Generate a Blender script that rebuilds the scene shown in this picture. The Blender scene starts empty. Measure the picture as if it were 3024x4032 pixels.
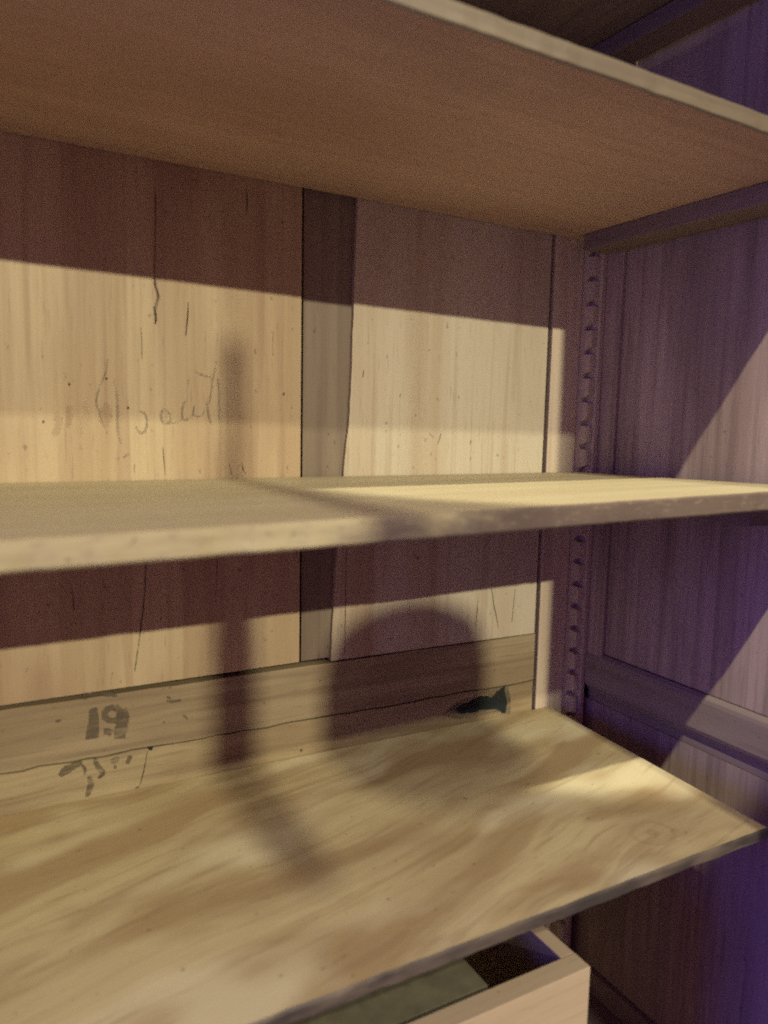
import bpy, bmesh, math, random
from mathutils import Vector, Matrix

random.seed(7)
sc = bpy.context.scene
col = sc.collection
S = 0.68                       # metres per layout unit (camera to back boards = 1 unit)

# ------------------------------------------------------------------ camera
CAM_R = [[0.877291, -0.479549, 0.01983], [-0.041085, -0.116199, -0.992376], [0.478197, 0.869788, -0.121643]]
cam_d = bpy.data.cameras.new('camera')
cam = bpy.data.objects.new('camera', cam_d)
col.objects.link(cam)
right, down, fwd = (Vector(r) for r in CAM_R)
m = Matrix((right, -down, -fwd)).transposed().to_4x4()
cam.matrix_world = m
cam_d.sensor_fit = 'HORIZONTAL'
cam_d.sensor_width = 36
cam_d.lens = 35.347
cam_d.clip_start = 0.02
cam_d.clip_end = 60
cam_d.dof.use_dof = True
cam_d.dof.focus_distance = 0.80
cam_d.dof.aperture_fstop = 5.6
sc.camera = cam

# ------------------------------------------------------------------ light
world = bpy.data.worlds.new('World')
sc.world = world
world.use_nodes = True
wnt = world.node_tree
bg = wnt.nodes['Background']
bg.inputs[1].default_value = 1.0
# dim room around the cabinet: violet fill added for the shadows, warmer from below as floor bounce
wtc = wnt.nodes.new('ShaderNodeTexCoord')
wsep = wnt.nodes.new('ShaderNodeSeparateXYZ')
wnt.links.new(wtc.outputs['Generated'], wsep.inputs[0])
wmr = wnt.nodes.new('ShaderNodeMapRange')
wmr.interpolation_type = 'SMOOTHSTEP'
wnt.links.new(wsep.outputs[2], wmr.inputs[0])
wmr.inputs[1].default_value, wmr.inputs[2].default_value = -0.75, 0.15
wmx = wnt.nodes.new('ShaderNodeMix')
wmx.data_type = 'RGBA'
wnt.links.new(wmr.outputs[0], wmx.inputs[0])
wmx.inputs[6].default_value = (0.13, 0.055, 0.10, 1)
wmx.inputs[7].default_value = (0.175, 0.036, 0.235, 1)
wnt.links.new(wmx.outputs[2], bg.inputs[0])

CEIL = 2.55


def lamp(name, kind, loc, power, color, radius):
    d = bpy.data.lights.new(name, kind)
    d.energy = power
    d.color = color
    d.shadow_soft_size = radius
    o = bpy.data.objects.new(name, d)
    col.objects.link(o)
    o.location = Vector(loc) * S
    return o


WARM = (1.0, 0.95, 0.70)
lamp('ceiling_lamp_far', 'POINT', (0.33, -6.03, CEIL), 930, WARM, 0.028)
lamp('ceiling_lamp_middle', 'POINT', (0.557, -2.50, CEIL), 150, WARM, 0.028)
sp = lamp('ceiling_spot_near', 'SPOT', (-0.60, -0.885, CEIL), 255, WARM, 0.016)
sp.data.spot_size = math.radians(21.2)
sp.data.spot_blend = 0.10
aim = Vector((1.05, 1.15, -0.10)) - Vector((-0.60, -0.885, CEIL))
sp.rotation_euler = aim.to_track_quat('-Z', 'Y').to_euler()
# cool fill lamp added to tint the right side panel, no known source
cool = lamp('cool_fill_light', 'AREA', (-4.5, -0.55, 0.40), 42, (0.12, 0.14, 1.0), 0.1)
cool.data.shape = 'RECTANGLE'
cool.data.size, cool.data.size_y = 0.9, 1.2
cool.rotation_euler = (Vector((0.95, 0.8, 0.0)) - Vector((-4.5, -0.55, 0.40))).to_track_quat('-Z', 'Y').to_euler()

sc.view_settings.view_transform = 'Standard'
sc.view_settings.look = 'None'
sc.view_settings.exposure = 0
sc.view_settings.gamma = 1
sc.render.engine = 'CYCLES'
sc.cycles.use_denoising = False
sc.cycles.max_bounces = 8
sc.cycles.diffuse_bounces = 5
sc.cycles.filter_width = 2.0

# ------------------------------------------------------------------ materials
def new_mat(name):
    mt = bpy.data.materials.new(name)
    mt.use_nodes = True
    nt = mt.node_tree
    return mt, nt, nt.nodes, nt.links, nt.nodes['Principled BSDF']


def mixc(nt, fac, a, b, mode='MIX'):
    n = nt.nodes.new('ShaderNodeMix')
    n.data_type = 'RGBA'
    n.blend_type = mode
    for sock, v in ((n.inputs[0], fac), (n.inputs[6], a), (n.inputs[7], b)):
        if isinstance(v, (int, float)):
            sock.default_value = v
        elif isinstance(v, (tuple, list)):
            sock.default_value = (*v[:3], 1)
        else:
            nt.links.new(v, sock)
    return n.outputs[2]


def ramp(nt, fac, p0, p1, lo=0.0, hi=1.0):
    n = nt.nodes.new('ShaderNodeMapRange')
    n.interpolation_type = 'SMOOTHSTEP'
    nt.links.new(fac, n.inputs[0])
    n.inputs[1].default_value, n.inputs[2].default_value = p0, p1
    n.inputs[3].default_value, n.inputs[4].default_value = lo, hi
    return n.outputs[0]


def math_(nt, op, a, b=None):
    n = nt.nodes.new('ShaderNodeMath')
    n.operation = op
    for i, v in enumerate((a, b)):
        if v is None:
            continue
        if isinstance(v, (int, float)):
            n.inputs[i].default_value = v
        else:
            nt.links.new(v, n.inputs[i])
    return n.outputs[0]


def noise(nt, vec, scale=1.0, detail=3.0, rough=0.55, dist=0.0):
    n = nt.nodes.new('ShaderNodeTexNoise')
    n.inputs['Scale'].default_value = scale
    n.inputs['Detail'].default_value = detail
    n.inputs['Roughness'].default_value = rough
    n.inputs['Distortion'].default_value = dist
    nt.links.new(vec, n.inputs['Vector'])
    return n.outputs[0]


def mapped(nt, vec, axis, along, across, seed, rot=0.0):
    n = nt.nodes.new('ShaderNodeMapping')
    s = [across] * 3
    s['XYZ'.index(axis)] = along
    n.inputs['Scale'].default_value = s
    n.inputs['Location'].default_value = (seed * 3.7, seed * 1.3, seed * 5.1)
    if rot:
        r = nt.nodes.new('ShaderNodeVectorRotate')
        r.rotation_type = 'Z_AXIS'
        r.inputs['Angle'].default_value = rot
        nt.links.new(vec, r.inputs['Vector'])
        vec = r.outputs[0]
    nt.links.new(vec, n.inputs['Vector'])
    return n.outputs[0]


def wood(name, axis, light, dark, deep, seed=0.0, figure=(1.6, 26), fig_range=(0.35, 0.68),
         blotch=0.45, fibre=0.22, rough=0.55, rot=0.0, warp=0.0, knot=None, edge=None, spec=0.3, pale=None):
    """procedural board: figure bands, blotches, fibres and pores running along one axis"""
    mt, nt, N, L, bsdf = new_mat(name)
    tc = N.new('ShaderNodeTexCoord').outputs['Object']
    vec = tc
    if warp:
        wn = N.new('ShaderNodeTexNoise')
        wn.inputs['Scale'].default_value = 5.0
        wn.inputs['Detail'].default_value = 1.5
        L.new(tc, wn.inputs['Vector'])
        sub = N.new('ShaderNodeVectorMath'); sub.operation = 'SUBTRACT'
        L.new(wn.outputs[1], sub.inputs[0]); sub.inputs[1].default_value = (.5, .5, .5)
        scl = N.new('ShaderNodeVectorMath'); scl.operation = 'SCALE'
        L.new(sub.outputs[0], scl.inputs[0]); scl.inputs['Scale'].default_value = warp
        add = N.new('ShaderNodeVectorMath'); add.operation = 'ADD'
        L.new(tc, add.inputs[0]); L.new(scl.outputs[0], add.inputs[1])
        vec = add.outputs[0]
    fig = noise(nt, mapped(nt, vec, axis, figure[0], figure[1], seed, rot), 1, 3.5, 0.5, 0.5)
    fine = noise(nt, mapped(nt, vec, axis, 7, 190, seed + 1, rot), 1, 4, 0.6)
    pores = noise(nt, mapped(nt, tc, axis, 30, 620, seed + 2, rot), 1, 2, 0.6)
    big = noise(nt, mapped(nt, tc, axis, 3.2, 7.5, seed + 3, rot), 1, 3, 0.55)
    c = mixc(nt, ramp(nt, fig, *fig_range), light, dark)
    c = mixc(nt, math_(nt, 'MULTIPLY', ramp(nt, big, 0.45, 0.75), blotch), c, deep)
    c = mixc(nt, math_(nt, 'MULTIPLY', ramp(nt, fine, 0.42, 0.8), fibre * 1.5), c, deep)
    c = mixc(nt, math_(nt, 'MULTIPLY', ramp(nt, pores, 0.62, 0.74), 0.30), c, [v * 0.45 for v in deep])
    if pale:
        pn = noise(nt, mapped(nt, vec, axis, 5.5, 12, seed + 8, rot), 1, 2.5, 0.5)
        c = mixc(nt, math_(nt, 'MULTIPLY', ramp(nt, pn, 0.50, 0.68), 0.75), c, pale)
    lines = noise(nt, mapped(nt, vec, axis, 2.2, 95, seed + 5, rot), 1, 2, 0.5, 0.3)
    c = mixc(nt, math_(nt, 'MULTIPLY', ramp(nt, lines, 0.55, 0.66), 0.28), c, deep)
    speck = noise(nt, mapped(nt, tc, axis, 120, 190, seed + 6), 1, 2, 0.5)
    c = mixc(nt, math_(nt, 'MULTIPLY', ramp(nt, speck, 0.70, 0.76), 0.5), c, [v * 0.4 for v in deep])
    if knot:
        kx, ky, kr = (v * S for v in knot)
        wn = noise(nt, tc, 60, 2, 0.5)
        sv = N.new('ShaderNodeVectorMath'); sv.operation = 'SUBTRACT'
        L.new(tc, sv.inputs[0]); sv.inputs[1].default_value = (kx, ky, 0)
        mv = N.new('ShaderNodeVectorMath'); mv.operation = 'MULTIPLY'
        L.new(sv.outputs[0], mv.inputs[0]); mv.inputs[1].default_value = (0.75, 1.0, 0)
        ln = N.new('ShaderNodeVectorMath'); ln.operation = 'LENGTH'
        L.new(mv.outputs[0], ln.inputs[0])
        d = math_(nt, 'DIVIDE', ln.outputs['Value'], kr)
        d = math_(nt, 'ADD', d, math_(nt, 'MULTIPLY', math_(nt, 'SUBTRACT', wn, 0.5), 0.7))
        rings = math_(nt, 'SINE', math_(nt, 'MULTIPLY', d, 9.0))
        fall = ramp(nt, d, 0.5, 1.5, 1.0, 0.0)
        c = mixc(nt, math_(nt, 'MULTIPLY', ramp(nt, rings, 0.0, 1.0), math_(nt, 'MULTIPLY', fall, 0.35)), c, deep)
    if edge:
        c = edge(nt, tc, c)
    L.new(c, bsdf.inputs['Base Color'])
    bsdf.inputs['Specular IOR Level'].default_value = spec
    r = ramp(nt, fine, 0.3, 0.8, rough - 0.06, rough + 0.14)
    L.new(r, bsdf.inputs['Roughness'])
    bp = N.new('ShaderNodeBump')
    bp.inputs['Strength'].default_value = 0.25
    bp.inputs['Distance'].default_value = 0.0006
    hsum = math_(nt, 'SUBTRACT', math_(nt, 'MULTIPLY', fine, 0.7), math_(nt, 'MULTIPLY', pores, 0.5))
    L.new(hsum, bp.inputs['Height'])
    L.new(bp.outputs[0], bsdf.inputs['Normal'])
    return mt


def worn_paint(name, color, cover, scale=90, rough=0.8, axis='X'):
    """ink or pencil rubbed off in places, so that the board shows through"""
    mt, nt, N, L, bsdf = new_mat(name)
    bsdf.inputs['Base Color'].default_value = (*color, 1)
    bsdf.inputs['Roughness'].default_value = rough
    bsdf.inputs['Specular IOR Level'].default_value = 0.15
    tc = N.new('ShaderNodeTexCoord').outputs['Object']
    n = noise(nt, mapped(nt, tc, axis, scale * 0.35, scale * 1.8, 3.0), 1, 4, 0.65)
    tr = N.new('ShaderNodeBsdfTransparent')
    ms = N.new('ShaderNodeMixShader')
    L.new(ramp(nt, n, 0.30, 0.68, cover[0], cover[1]), ms.inputs[0])
    L.new(tr.outputs[0], ms.inputs[1])
    L.new(bsdf.outputs[0], ms.inputs[2])
    L.new(ms.outputs[0], N['Material Output'].inputs[0])
    return mt


def plain(name, color, rough=0.7):
    mt, nt, N, L, bsdf = new_mat(name)
    tc = N.new('ShaderNodeTexCoord').outputs['Object']
    n = noise(nt, tc, 40, 3, 0.6)
    L.new(mixc(nt, ramp(nt, n, 0.3, 0.7), [v * 0.8 for v in color], [v * 1.15 for v in color]), bsdf.inputs['Base Color'])
    bsdf.inputs['Roughness'].default_value = rough
    bsdf.inputs['Specular IOR Level'].default_value = 0.2
    return mt


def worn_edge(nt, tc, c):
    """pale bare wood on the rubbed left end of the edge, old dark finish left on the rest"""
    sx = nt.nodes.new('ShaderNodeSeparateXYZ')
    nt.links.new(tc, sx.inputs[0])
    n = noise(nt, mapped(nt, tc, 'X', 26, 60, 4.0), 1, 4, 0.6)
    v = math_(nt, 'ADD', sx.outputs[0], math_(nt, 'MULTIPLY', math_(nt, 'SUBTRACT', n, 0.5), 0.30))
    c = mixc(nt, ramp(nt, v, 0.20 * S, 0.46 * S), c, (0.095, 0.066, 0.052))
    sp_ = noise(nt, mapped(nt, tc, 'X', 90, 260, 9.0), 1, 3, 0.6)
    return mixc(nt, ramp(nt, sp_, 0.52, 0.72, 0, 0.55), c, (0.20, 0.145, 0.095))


def old_edge(nt, tc, c):
    """dark finish with rubbed brown patches"""
    n = noise(nt, mapped(nt, tc, 'X', 16, 70, 2.0), 1, 3, 0.55)
    return mixc(nt, ramp(nt, n, 0.38, 0.66, 0.93, 0.45), c, (0.035, 0.028, 0.026))


M_BACK = wood('left_back_panel_wood', 'Z', (0.435, 0.335, 0.195), (0.35, 0.25, 0.14), (0.235, 0.135, 0.08), 1.0,
              figure=(0.9, 15), fig_range=(0.40, 0.64), blotch=0.7, fibre=0.16)
M_BACK2 = wood('right_back_panel_wood', 'Z', (0.45, 0.385, 0.275), (0.385, 0.305, 0.2), (0.27, 0.175, 0.105), 5.0,
               figure=(0.7, 13), fig_range=(0.42, 0.66), blotch=0.45, fibre=0.12)
M_BATTEN = wood('batten_wood', 'Z', (0.193, 0.146, 0.101), (0.164, 0.119, 0.081), (0.105, 0.071, 0.049), 9.0,
                figure=(2, 60), blotch=0.3, fibre=0.18)
M_RAIL = wood('back_rail_wood', 'X', (0.3, 0.23, 0.135), (0.22, 0.16, 0.09), (0.12, 0.078, 0.044), 13.0,
              figure=(5, 38), blotch=0.8, fibre=0.3)
M_BOARD = wood('lower_back_board_wood', 'X', (0.335, 0.262, 0.145), (0.245, 0.175, 0.094), (0.135, 0.085, 0.046), 17.0,
               figure=(5, 30), blotch=0.8, fibre=0.3, warp=0.03)
M_POST = wood('corner_post_wood', 'Z', (0.52, 0.43, 0.31), (0.46, 0.36, 0.26), (0.31, 0.22, 0.15), 21.0,
              figure=(1.5, 40), blotch=0.25)
M_SIDE = wood('side_panel_wood', 'Z', (0.36, 0.27, 0.22), (0.26, 0.19, 0.155), (0.13, 0.088, 0.072), 25.0,
              figure=(1.4, 30), blotch=0.55, fibre=0.42)
M_SIDER = wood('side_frame_wood', 'Y', (0.25, 0.195, 0.165), (0.205, 0.155, 0.13), (0.115, 0.085, 0.07), 29.0,
               figure=(2, 40), blotch=0.35)
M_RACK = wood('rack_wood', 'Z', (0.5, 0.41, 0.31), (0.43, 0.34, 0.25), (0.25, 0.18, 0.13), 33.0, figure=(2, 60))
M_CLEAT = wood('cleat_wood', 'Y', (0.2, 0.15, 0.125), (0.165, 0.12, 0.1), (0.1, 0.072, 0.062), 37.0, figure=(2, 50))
M_TOP = wood('top_shelf_wood', 'X', (0.47, 0.325, 0.25), (0.41, 0.275, 0.21), (0.315, 0.195, 0.145), 41.0,
             figure=(1.2, 14), blotch=0.55, fibre=0.16)
M_TOPEDGE = wood('top_shelf_edge_wood', 'X', (0.118, 0.09, 0.06), (0.095, 0.07, 0.047), (0.06, 0.042, 0.029), 43.0,
                 figure=(6, 90), blotch=0.4)
M_MID = wood('middle_shelf_wood', 'X', (0.47, 0.405, 0.255), (0.42, 0.35, 0.21), (0.31, 0.23, 0.13), 45.0,
             figure=(1.4, 16), blotch=0.3, fibre=0.12)
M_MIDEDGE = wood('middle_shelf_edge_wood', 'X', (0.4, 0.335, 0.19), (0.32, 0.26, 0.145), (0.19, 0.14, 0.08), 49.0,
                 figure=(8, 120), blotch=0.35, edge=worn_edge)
M_LOW = wood('lower_shelf_wood', 'X', (0.5, 0.405, 0.225), (0.345, 0.245, 0.125), (0.235, 0.148, 0.078), 53.0,
             figure=(4.2, 19), fig_range=(0.39, 0.63), blotch=0.55, fibre=0.2, rot=-0.26, warp=0.06,
             knot=(0.727, 0.612, 0.026), pale=(0.61, 0.53, 0.34))
M_LOWEDGE = wood('lower_shelf_edge_wood', 'X', (0.20, 0.15, 0.11), (0.15, 0.11, 0.08), (0.07, 0.05, 0.04), 57.0,
                 figure=(6, 80), edge=old_edge)
M_BOX = wood('box_wood', 'X', (0.41, 0.315, 0.205), (0.37, 0.275, 0.175), (0.29, 0.2, 0.12), 61.0,
             figure=(2, 26), blotch=0.3, fibre=0.12)
M_BOXIN = wood('box_side_wood', 'Y', (0.4, 0.305, 0.21), (0.36, 0.265, 0.18), (0.28, 0.19, 0.125), 63.0, figure=(2, 26))
M_CARD = plain('grey_green_card', (0.115, 0.10, 0.062), 0.8)
M_GAP = plain('dark_void', (0.035, 0.022, 0.016), 0.9)
M_CRACK = worn_paint('crack_dark', (0.05, 0.032, 0.02), (0.2, 0.85), 160, 0.9, 'Z')
M_PENCIL = worn_paint('pencil_grey', (0.17, 0.15, 0.115), (0.04, 0.42), 160, axis='Z')
M_SMUDGE = worn_paint('brown_smudge', (0.28, 0.18, 0.11), (0.0, 0.2), 70, axis='Z')
M_INK = worn_paint('stencil_ink', (0.12, 0.095, 0.065), (0.10, 0.78), 130)
M_BLACK = worn_paint('black_patch', (0.016, 0.020, 0.020), (0.75, 1.0), 70)
M_HALO = worn_paint('dark_halo', (0.07, 0.075, 0.06), (0.0, 0.6), 60)
M_DOME = plain('dome_dark', (0.05, 0.05, 0.06), 0.9)
M_TUBE = plain('tube_dark', (0.10, 0.07, 0.05), 0.5)

# ------------------------------------------------------------------ mesh helpers
def link(name, bm, mats, parent=None, smooth=False):
    me = bpy.data.meshes.new(name)
    for v in bm.verts:
        v.co *= S
    bmesh.ops.recalc_face_normals(bm, faces=bm.faces)
    bm.to_mesh(me)
    bm.free()
    for mt in (mats if isinstance(mats, (list, tuple)) else [mats]):
        me.materials.append(mt)
    if smooth:
        for p in me.polygons:
            p.use_smooth = True
    o = bpy.data.objects.new(name, me)
    col.objects.link(o)
    if parent:
        o.parent = parent
    return o


def bevel(bm, off, seg=2):
    if off:
        bmesh.ops.bevel(bm, geom=list(bm.edges), offset=off, segments=seg, affect='EDGES', profile=0.6)


def hexa(name, pts, mats, parent=None, bev=0.0012, front=None):
    """pts: bottom 4 (counter-clockwise from front-left), top 4"""
    bm = bmesh.new()
    v = [bm.verts.new(p) for p in pts]
    fs = [(3, 2, 1, 0), (4, 5, 6, 7), (0, 1, 5, 4), (1, 2, 6, 5), (2, 3, 7, 6), (3, 0, 4, 7)]
    faces = [bm.faces.new([v[i] for i in f]) for f in fs]
    if front is not None:
        faces[2].material_index = front
    bevel(bm, bev)
    return link(name, bm, mats, parent)


def box(name, x, y, z, mats, parent=None, bev=0.0012, front=None):
    (x0, x1), (y0, y1), (z0, z1) = x, y, z
    return hexa(name, [(x0, y0, z0), (x1, y0, z0), (x1, y1, z0), (x0, y1, z0),
                       (x0, y0, z1), (x1, y0, z1), (x1, y1, z1), (x0, y1, z1)], mats, parent, bev, front)


def prism(name, poly, axis, a, b, mats, parent=None, bev=0.0):
    """extrude a polygon: axis 'Y' takes (x,z) points, 'X' takes (y,z), 'Z' takes (x,y)"""
    def P(p, t):
        return {'Y': (p[0], t, p[1]), 'X': (t, p[0], p[1]), 'Z': (p[0], p[1], t)}[axis]
    bm = bmesh.new()
    lo = [bm.verts.new(P(p, a)) for p in poly]
    hi = [bm.verts.new(P(p, b)) for p in poly]
    n = len(poly)
    for i in range(n):
        bm.faces.new((lo[i], lo[(i + 1) % n], hi[(i + 1) % n], hi[i]))
    bm.faces.new(lo)
    bm.faces.new(hi[::-1])
    if bev:
        bevel(bm, bev)
    return link(name, bm, mats, parent)


def empty(name, loc):
    o = bpy.data.objects.new(name, None)
    col.objects.link(o)
    o.empty_display_size = 0.05
    return o


def tag(o, label, cat, group=None):
    o['label'] = label
    o['category'] = cat
    if group:
        o['group'] = group
    return o


# a mark measured on the photograph (1659 x 2212 frame) laid on the upright back boards
def on_back(px, py, y=1.0):
    v = Vector((px - 829.5, py - 1106.0, 1628.9))
    d = right * v.x + down * v.y + fwd * v.z
    return (d.x * y / d.y, d.z * y / d.y)


def stroke(bm, pts, w, y, px=True, taper=True):
    """a drawn line or a crack as a narrow ribbon on the plane at depth y"""
    q = [Vector(on_back(*p, y)) if px else Vector(p) for p in pts]
    fine = []
    for i in range(len(q) - 1):                     # Catmull-Rom through the points
        p0 = q[max(i - 1, 0)]; p1 = q[i]; p2 = q[i + 1]; p3 = q[min(i + 2, len(q) - 1)]
        for k in range(6):
            t = k / 6
            fine.append(0.5 * ((2 * p1) + (p2 - p0) * t + (2 * p0 - 5 * p1 + 4 * p2 - p3) * t * t
                               + (3 * p1 - p0 - 3 * p2 + p3) * t ** 3))
    fine.append(q[-1])
    n = len(fine)
    L, R = [], []
    for i, p in enumerate(fine):
        d = (fine[min(i + 1, n - 1)] - fine[max(i - 1, 0)])
        d = d.normalized() if d.length > 1e-9 else Vector((0, 1))
        nn = Vector((-d.y, d.x))
        t = i / (n - 1)
        ww = w * 0.5 * ((0.25 + 0.75 * math.sin(math.pi * min(max(t, 0.02), 0.98)) ** 0.5) if taper else 1)
        ww *= 0.8 + 0.4 * random.random()
        L.append(bm.verts.new((p.x + nn.x * ww, y, p.y + nn.y * ww)))
        R.append(bm.verts.new((p.x - nn.x * ww, y, p.y - nn.y * ww)))
    for i in range(n - 1):
        bm.faces.new((L[i], R[i], R[i + 1], L[i + 1]))


def marks(name, strokes, mat, parent, y=0.9994, joined=False):
    bm = bmesh.new()
    for i, (pts, w) in enumerate(strokes):
        stroke(bm, pts, w, y - 0.00003 * i)
        if not joined:
            link(name, bm, mat, parent)
            bm = bmesh.new()
    if joined:
        return link(name, bm, mat, parent)
    bm.free()


def patch(name, poly, mat, parent, y=0.9994, jit=0.0006):
    bm = bmesh.new()
    q = [Vector(on_back(*p, y)) for p in poly]
    out = []
    for i in range(len(q)):
        a, b = q[i], q[(i + 1) % len(q)]
        for k in range(4):
            p = a.lerp(b, k / 4)
            out.append(bm.verts.new((p.x + random.uniform(-jit, jit), y, p.y + random.uniform(-jit, jit))))
    f = bm.faces.new(out)
    bmesh.ops.triangulate(bm, faces=[f])
    return link(name, bm, mat, parent)


# ------------------------------------------------------------------ cabinet
cab = tag(empty('cabinet', (0, 0, 0)),
          'old brown wooden cabinet with boarded back and framed side, holding the three shelves', 'cabinet')
XL, ZT, ZB = -0.85, 1.05, -1.03

left_panel = box('back_panel', (XL, 0.4125), (1.0, 1.018), (-0.357, ZT), M_BACK, cab, 0.0008)
edge_pts = [(0.498, ZT), (0.498, 0.313), (0.4935, 0.16), (0.491, 0.06), (0.4885, -0.01), (0.485, -0.03),
            (0.4805, -0.085), (0.478, -0.13), (0.470, -0.22), (0.466, -0.30), (0.4635, -0.3625)]
fine_edge = []
for a, b in zip(edge_pts[:-1], edge_pts[1:]):
    for k in range(6):
        t = k / 6
        fine_edge.append((a[0] + (b[0] - a[0]) * t + random.uniform(-.0005, .0005), a[1] + (b[1] - a[1]) * t))
fine_edge.append(edge_pts[-1])
right_panel = prism('back_panel', fine_edge + [(0.8558, -0.3665), (0.8558, ZT)], 'Y', 1.0, 1.018, M_BACK2, cab)
box('batten', (0.4185, 0.515), (1.0075, 1.016), (-0.3585, ZT - .001), M_BATTEN, cab, 0)
box('back_void', (XL, 0.985), (1.019 + .0015, 1.026), (ZB, ZT), M_GAP, cab, 0)
box('side_void', (0.9865, 0.992), (0.46, 1.019), (ZB, ZT), M_GAP, cab, 0)

# horizontal rail and board below the panels, with uneven top edges
def uneven(x0, x1, z0, z1, n, amp):
    return [(x0 + (x1 - x0) * i / n, z0 + (z1 - z0) * i / n + random.uniform(-amp, amp)) for i in range(n + 1)]


rail_top = uneven(XL, 0.8565, -0.3565, -0.3675, 44, 0.0007)
rail_bot = uneven(XL, 0.8565, -0.4335, -0.4525, 90, 0.0013)
rail = prism('back_rail', rail_top + [(p[0], p[1] + 0.0012) for p in rail_bot[::-1]], 'Y', 0.9985, 1.017, M_RAIL, cab)
board = prism('back_board', [(p[0], p[1] - 0.0008 - random.uniform(0, 0.0012)) for p in rail_bot] + [(0.8565, -0.56), (XL, -0.56)],
              'Y', 0.9992, 1.017, M_BOARD, cab)
box('back_board', (XL, 0.8565), (1.001, 1.017), (ZB, -0.562), M_BOARD, cab)

post = box('corner_post', (0.8645, 0.9262), (0.9985, 1.02), (ZB, ZT), M_POST, cab, 0.0012)

# notched rack for the shelf cleats, in the corner
teeth = [(1.0, ZB), (0.972, ZB)]
z = ZB + 0.02
while z < ZT - 0.04:
    teeth += [(0.972, z), (0.9895, z + 0.0015), (0.9885, z + 0.0085), (0.972, z + 0.0135)]
    z += 0.0402
teeth += [(0.972, ZT), (1.0, ZT)]
prism('shelf_rack', teeth, 'X', 0.9268, 0.938, M_RACK, cab)
box('rack_strip', (0.9385, 0.9478), (0.966, 1.0), (ZB, ZT), M_RACK, cab, 0.001)

# framed right side
box('side_stile', (0.9485, 0.985), (0.930, 0.998), (-0.405, ZT), M_SIDE, cab, 0.0015)
box('side_panel', (0.9545, 0.985), (0.46, 0.929), (-0.398, ZT), M_SIDE, cab, 0)
side_prof = [(0.985, -0.399), (0.952, -0.3995), (0.947, -0.405), (0.9455, -0.411), (0.9455, -0.455),
             (0.948, -0.461), (0.953, -0.466), (0.957, -0.475), (0.9585, -0.49), (0.985, -0.49)]
prism('side_rail', side_prof, 'Y', 0.46, 0.965, M_SIDER, cab)
box('side_panel', (0.9585, 0.985), (0.46, 0.998), (-0.985, -0.491), M_SIDE, cab, 0)
box('side_rail', (0.950, 0.985), (0.46, 0.998), (ZB, -0.987), M_SIDER, cab, 0.002)
# door-shaped blocker added out of view to trim the lamp light at the right
prism('unseen_door_blocker', [(0.985, 0.452), (0.975, 0.447), (0.780, -0.350), (0.802, -0.356), (0.998, 0.448)], 'Z',
      ZB, ZT, M_SIDE, cab)
box('side_panel', (XL - 0.03, XL - 0.001), (0.46, 1.018), (ZB, ZT), M_SIDE, cab, 0.002)
box('cabinet_top', (XL - 0.03, 0.99), (0.46, 1.018), (ZT + 0.001, ZT + 0.03), M_SIDE, cab, 0.002)
box('cabinet_floor', (XL, 0.985), (0.46, 0.998), (ZB - 0.03, ZB - 0.0005), M_CLEAT, cab, 0.002)

# cleats that carry the shelves, resting in the rack notches
for zt, x0, x1, y0 in ((0.3075, 0.893, 0.9465, 0.575), (-0.1015, 0.88, 0.9465, 0.62), (-0.524, 0.83, 0.866, 0.64),
                       (0.594, 0.893, 0.9465, 0.56)):
    box('shelf_cleat', (x0, x1), (y0, 0.9655), (zt - 0.027, zt - 0.0006), M_CLEAT, cab, 0.0015)

# cracks and nicks in the boards
marks('crack', [([(335, 405), (336, 480), (334, 560), (334, 605)], 0.0016),
                ([(334, 600), (336, 618), (342, 640), (338, 655), (335, 668), (337, 688), (335, 700)], 0.0038),
                ([(407, 652), (406, 675), (404, 700), (401, 726)], 0.0020)], M_CRACK, left_panel)
marks('crack', [([(304, 706), (306, 735), (307, 776)], 0.0011), ([(590, 716), (589, 745), (590, 768)], 0.0010),
                ([(352, 965), (354, 990), (357, 1026)], 0.0010), ([(495, 1000), (499, 1018), (501, 1026)], 0.0013),
                ([(522, 998), (526, 1015), (532, 1024)], 0.0013), ([(291, 1002), (290, 1024)], 0.0011),
                ([(532, 405), (534, 440), (533, 465)], 0.0016), ([(700, 430), (702, 436)], 0.001)], M_CRACK, left_panel)
marks('crack', [([(315, 1190), (314, 1245), (311, 1300), (302, 1372), (295, 1425), (291, 1450)], 0.0019),
                ([(470, 1195), (468, 1240), (466, 1290)], 0.0012),
                ([(155, 1262), (158, 1290), (160, 1322)], 0.0014)], M_CRACK, left_panel)
marks('crack', [([(1034, 1288), (1031, 1320), (1028, 1352)], 0.0014),
                ([(1062, 1270), (1066, 1300), (1072, 1330), (1077, 1358)], 0.0015),
                ([(1113, 1272), (1109, 1310), (1106, 1345)], 0.0013),
                ([(749, 1180), (747, 1260), (746, 1340), (745, 1412)], 0.0016),
                ([(953, 936), (949, 950), (945, 960)], 0.0016), ([(1018, 950), (1016, 960)], 0.0016),
                ([(1018, 985), (1016, 994)], 0.0014), ([(902, 1203), (903, 1209)], 0.003),
                ([(866, 850), (864, 858)], 0.0014), ([(786, 800), (784, 815)], 0.0012)], M_CRACK, right_panel)
for nx, ny in ((230, 818), (283, 1190), (94, 911), (613, 851), (277, 881), (150, 830)):
    patch('nail_hole', [(nx - 3, ny), (nx, ny - 4), (nx + 3, ny), (nx, ny + 4)], M_CRACK, left_panel, jit=0.0003)
patch('nail_hole', [(648, 1524 + 96), (651, 1617), (654, 1621), (650, 1625)], M_CRACK, board, 0.9988, 0.0002)

# pencilled handwriting, rubbed and hard to read
def C1(pts):
    return [(54.9 + 0.29762 * a, 685.75 + 0.29762 * b) for a, b in pts]


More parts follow.
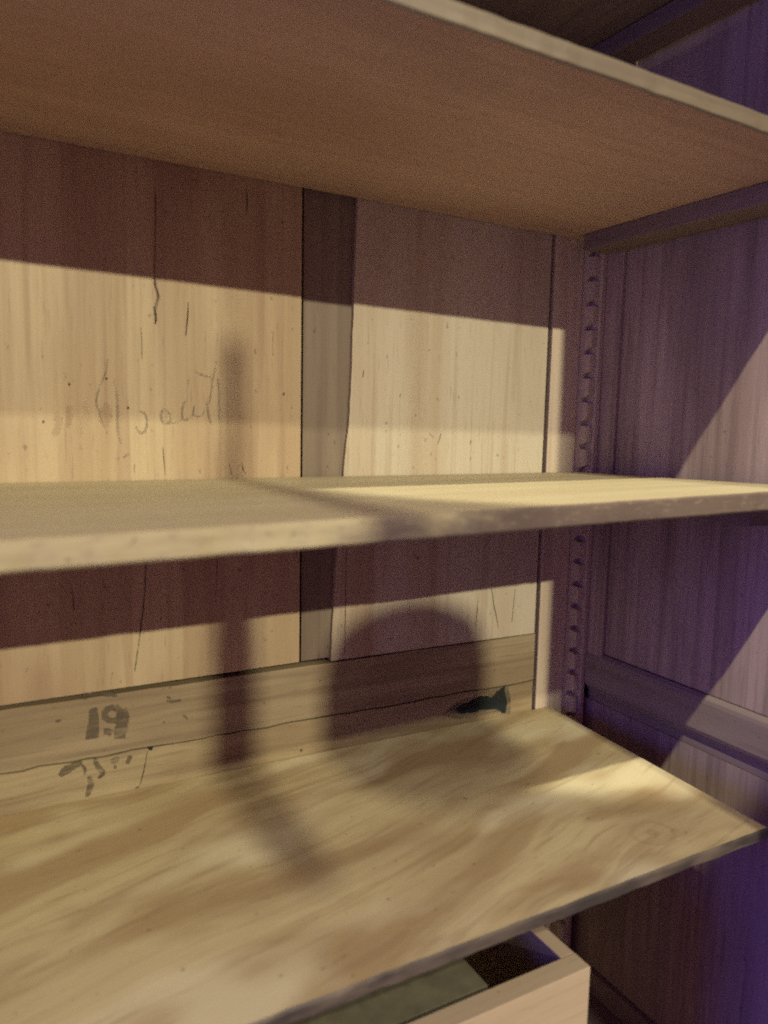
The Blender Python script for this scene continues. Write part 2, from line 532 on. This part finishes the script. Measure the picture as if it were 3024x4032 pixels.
marks('pencil_writing', [
    (C1([(600, 290), (580, 400), (535, 520), (515, 610), (538, 690), (565, 770), (598, 850)]), 0.0024),
    (C1([(640, 440), (662, 560), (670, 660), (668, 760), (675, 850), (696, 916)]), 0.0034),
    (C1([(828, 680), (868, 700), (886, 760), (870, 822), (838, 838), (808, 812), (806, 788)]), 0.0034),
    (C1([(1045, 700), (1015, 665), (986, 690), (988, 740), (1012, 770), (1048, 760), (1054, 720), (1044, 690)]), 0.0036),
    (C1([(1050, 764), (1092, 766), (1130, 740), (1140, 690)]), 0.0022),
    (C1([(1170, 598), (1148, 630), (1136, 690), (1146, 738), (1180, 738), (1214, 700), (1226, 640)]), 0.0036),
    (C1([(1226, 640), (1222, 690), (1240, 720), (1290, 700), (1320, 610)]), 0.0020),
    (C1([(1320, 600), (1326, 690), (1348, 772)]), 0.0032),
    (C1([(1388, 305), (1362, 450), (1346, 560), (1334, 630)]), 0.0026),
    (C1([(1395, 440), (1406, 560), (1406, 680), (1400, 772)]), 0.0036),
    (C1([(1228, 390), (1290, 420), (1345, 432)]), 0.0034),
    (C1([(1180, 450), (1184, 480), (1182, 500)]), 0.0016),
    (C1([(655, 1032), (668, 1022), (682, 1028)]), 0.0030),
    (C1([(710, 1016), (735, 1000), (756, 990)]), 0.0028),
], M_PENCIL, left_panel, joined=True)
marks('brown_smudge', [
    (C1([(225, 690), (240, 770), (205, 860)]), 0.010), (C1([(430, 600), (432, 720), (405, 850)]), 0.008),
    (C1([(320, 640), (318, 720), (308, 800)]), 0.008), (C1([(590, 620), (580, 720), (585, 800)]), 0.014),
], M_SMUDGE, left_panel)

# stencilled number and dirt on the rail and the board under it
def C2(pts):
    return [(82.3 + 0.2315 * a, 1453.8 + 0.2315 * b) for a, b in pts]


YR = 0.9980
YB = 0.9986
digit = patch('stencil_digit', C2([(478, 338), (556, 318), (562, 450), (568, 606), (440, 628), (462, 520), (470, 430)]),
              M_INK, rail, YR)
bm = bmesh.new()
stroke(bm, C2([(715, 318), (640, 345), (622, 400), (660, 440), (730, 440), (770, 400), (765, 350), (715, 318)]), 0.0085, YR, taper=False)
stroke(bm, C2([(775, 340), (790, 420), (780, 500), (768, 560), (760, 612)]), 0.0155, YR - 0.0001, taper=False)
stroke(bm, C2([(612, 548), (650, 545), (690, 566)]), 0.0085, YR - 0.0001, taper=False)
link('stencil_digit', bm, M_INK, rail)
marks('ink_mark', [(C2([(425, 250), (450, 212), (500, 205)]), 0.008), (C2([(500, 205), (620, 200), (740, 215)]), 0.005),
                   (C2([(1200, 262), (1270, 262), (1338, 252)]), 0.0045), (C2([(1350, 390), (1400, 430)]), 0.003),
                   (C2([(1200, 220), (1240, 240)]), 0.003), (C2([(160, 455), (215, 440)]), 0.004)], M_INK, rail, YR)
marks('ink_mark', [(C2([(60, 830), (180, 815), (330, 790), (480, 765), (640, 735)]), 0.0075),
                   (C2([(600, 745), (700, 735), (790, 725), (880, 700)]), 0.0065),
                   (C2([(200, 960), (260, 910), (330, 870), (410, 825)]), 0.0115),
                   (C2([(530, 790), (545, 850), (580, 900), (600, 935), (560, 985)]), 0.0065),
                   (C2([(620, 900), (605, 950), (560, 985)]), 0.005),
                   (C2([(680, 835), (715, 815), (760, 795)]), 0.0085), (C2([(830, 850), (850, 800), (868, 770)]), 0.007),
                   (C2([(720, 860), (718, 895)]), 0.004), (C2([(475, 960), (490, 1040), (455, 1160)]), 0.0075),
                   (C2([(400, 850), (440, 900), (430, 950)]), 0.004)], M_INK, board, YB)
patch('ink_mark', C2([(1025, 690), (1050, 668), (1080, 690), (1060, 722), (1028, 715)]), M_BLACK, board, YB)
marks('scratch', [(C2([(1020, 730), (1000, 850), (975, 960), (950, 1050)]), 0.0017),
                  (C2([(905, 1075), (945, 1062)]), 0.002)], M_CRACK, board, YB)


def C3(pts):
    return [(905.2 + 0.1984 * a, 1426.4 + 0.1984 * b) for a, b in pts]


patch('dark_halo', C3([(250, 600), (380, 480), (560, 400), (720, 330), (880, 270), (960, 250), (990, 380), (985, 590),
                        (820, 590), (600, 620), (400, 640)]), M_HALO, board, YB + 0.0002, 0.002)
patch('black_patch', C3([(400, 560), (415, 510), (560, 440), (680, 385), (800, 400), (850, 340), (935, 275), (938, 380),
                         (962, 450), (940, 575), (905, 572), (840, 525), (700, 545), (560, 572), (480, 582)]),
      M_BLACK, board, YB, 0.0011)  # flat near-black patch with an irregular outline
patch('ink_mark', C3([(1225, 290), (1270, 275), (1272, 330), (1240, 335)]), M_INK, board, YB)

# ------------------------------------------------------------------ shelves
def shelf(name, x1, yb, zt_back, zt_front, thick, mats, label, yf=0.55, x1f=None):
    """top heights are given as (z at X=0, slope per unit X) for the back and the front edge"""
    x1f = x1 if x1f is None else x1f
    x0 = XL + 0.02
    zb = lambda x: zt_back[0] + zt_back[1] * x
    zf = lambda x: zt_front[0] + zt_front[1] * x
    # the board is divided along its length so that its edges can wander a little
    bm = bmesh.new()
    n = 110
    rings = []
    for i in range(n + 1):
        t = i / n
        xb, xf = x0 + (x1 - x0) * t, x0 + (x1f - x0) * t
        j = random.uniform(-0.0007, 0.0007) + (0.0022 * random.random() if random.random() < 0.12 else 0)
        k = random.uniform(-0.0005, 0.0003) - (0.0014 * random.random() if random.random() < 0.10 else 0)
        b = 0.0022
        ring = [(xf, yf + b + j, zf(xf) - thick), (xf, yf + j, zf(xf) - thick + b), (xf, yf + j * .6, zf(xf) - b + k),
                (xf, yf + b + j * .6, zf(xf) + k * .5), (xb, yb, zb(xb)), (xb, yb, zb(xb) - thick)]
        rings.append([bm.verts.new(p) for p in ring])
    for r0, r1 in zip(rings[:-1], rings[1:]):
        for q in range(6):
            f = bm.faces.new((r0[q], r1[q], r1[(q + 1) % 6], r0[(q + 1) % 6]))
            f.material_index = 1 if q in (0, 1, 2) else (len(mats) - 1 if q == 3 and len(mats) == 3 else 0)
    bm.faces.new(rings[0][::-1])
    bm.faces.new(rings[-1])
    return tag(link(name, bm, mats), label, 'shelf', 'shelves of the cabinet')


T = 0.0195
shelf('wooden_shelf', 0.925, 0.9975, (0.3155 + T, -0.0097), (0.326 + T, -0.0205), T, [M_TOP, M_TOPEDGE, M_CLEAT],  # top face darkened to cut bounce light, keeps the compartment above dim
      'large wooden shelf seen from below, orange-brown underside with pale front edge')
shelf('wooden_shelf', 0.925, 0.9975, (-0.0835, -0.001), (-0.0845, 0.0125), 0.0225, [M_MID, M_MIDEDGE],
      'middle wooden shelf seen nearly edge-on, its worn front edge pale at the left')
shelf('wooden_shelf', 0.8935, 0.9970, (-0.4985, -0.0085), (-0.505, 0.0), 0.0155, [M_LOW, M_LOWEDGE],
      'lowest wooden shelf with streaky blotched top, a knot and a dark front edge', 0.552, 0.8695)
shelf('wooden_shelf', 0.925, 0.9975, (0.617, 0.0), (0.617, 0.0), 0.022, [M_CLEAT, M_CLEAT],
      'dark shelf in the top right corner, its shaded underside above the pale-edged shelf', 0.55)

# ------------------------------------------------------------------ open box on the cabinet floor
bx = tag(empty('wooden_box', (0, 0, 0)), 'open pale wooden box standing under the lowest shelf', 'box')
k = 0.62 / 0.70
X1, XI = 0.680 * k, 0.6565 * k
YF, YI = 0.655 * k, 0.6845 * k
BZ = -0.62
X0 = -0.10
box('front_wall', (X0, X1), (YF, YI), (ZB, BZ), M_BOX, bx, 0.0012)
box('side_wall', (XI, X1 - 0.0003), (YI + 0.0004, 0.93), (ZB, BZ - 0.0004), M_BOXIN, bx, 0.0012)
box('side_wall', (X0, X0 + 0.022), (YI + 0.0004, 0.93), (ZB, BZ - 0.0004), M_BOXIN, bx, 0.0012)
box('back_wall', (X0 + 0.0225, XI - 0.0005), (0.905, 0.93), (ZB, BZ - 0.0006), M_BOX, bx, 0.0012)
box('bottom', (X0 + 0.0225, XI - 0.0005), (YI + 0.0005, 0.904), (ZB + 0.001, ZB + 0.02), M_GAP, bx, 0)
card = box('flat_board', (X0 + 0.03, 0.4825), (0.6145, 0.70), (BZ - 0.018, BZ - 0.004), M_CARD, None, 0.001)
tag(card, 'grey-green flat board lying inside the open wooden box', 'board')

# ------------------------------------------------------------------ unseen shapes added behind the camera to cast shadows
def lathe(name, prof, cx, cy, mat, parent=None, n=40):
    bm = bmesh.new()
    rings = [[bm.verts.new((cx + r * math.cos(2 * math.pi * i / n), cy + r * math.sin(2 * math.pi * i / n), zz))
              for i in range(n)] for r, zz in prof]
    for a, b in zip(rings[:-1], rings[1:]):
        for i in range(n):
            bm.faces.new((a[i], a[(i + 1) % n], b[(i + 1) % n], b[i]))
    bm.faces.new(rings[0][::-1])
    bm.faces.new(rings[-1])
    return link(name, bm, mat, parent, True)


def shadow_caster(name, label, prof, cx, cy, mat, cord_from, part):
    o = tag(empty(name, (0, 0, 0)), label, 'pendant lamp')
    lathe(part, prof, cx, cy, mat, o)
    lathe('cord', [(0.0007, cord_from), (0.0007, CEIL)], cx, cy, mat, o, 8)
    return o


shadow_caster('dome_caster', 'dark dome added to cast the round shadow, out of view behind the camera',
        [(0.095, 0.600), (0.097, 0.63), (0.097, 0.68), (0.094, 0.706), (0.085, 0.728), (0.062, 0.742),
         (0.028, 0.748), (0.004, 0.749)], 0.501, -1.60, M_DOME, 0.7495, 'dome_shape')
shadow_caster('tube_caster', 'slim tube added to cast the upright bar shadow, out of view behind the camera',
        [(0.020, 0.55), (0.022, 0.62), (0.021, 0.74), (0.016, 0.80), (0.0095, 0.87), (0.008, 0.98), (0.0095, 1.0), (0.004, 1.006)],
        0.320, -1.60, M_TUBE, 1.0065, 'tube')
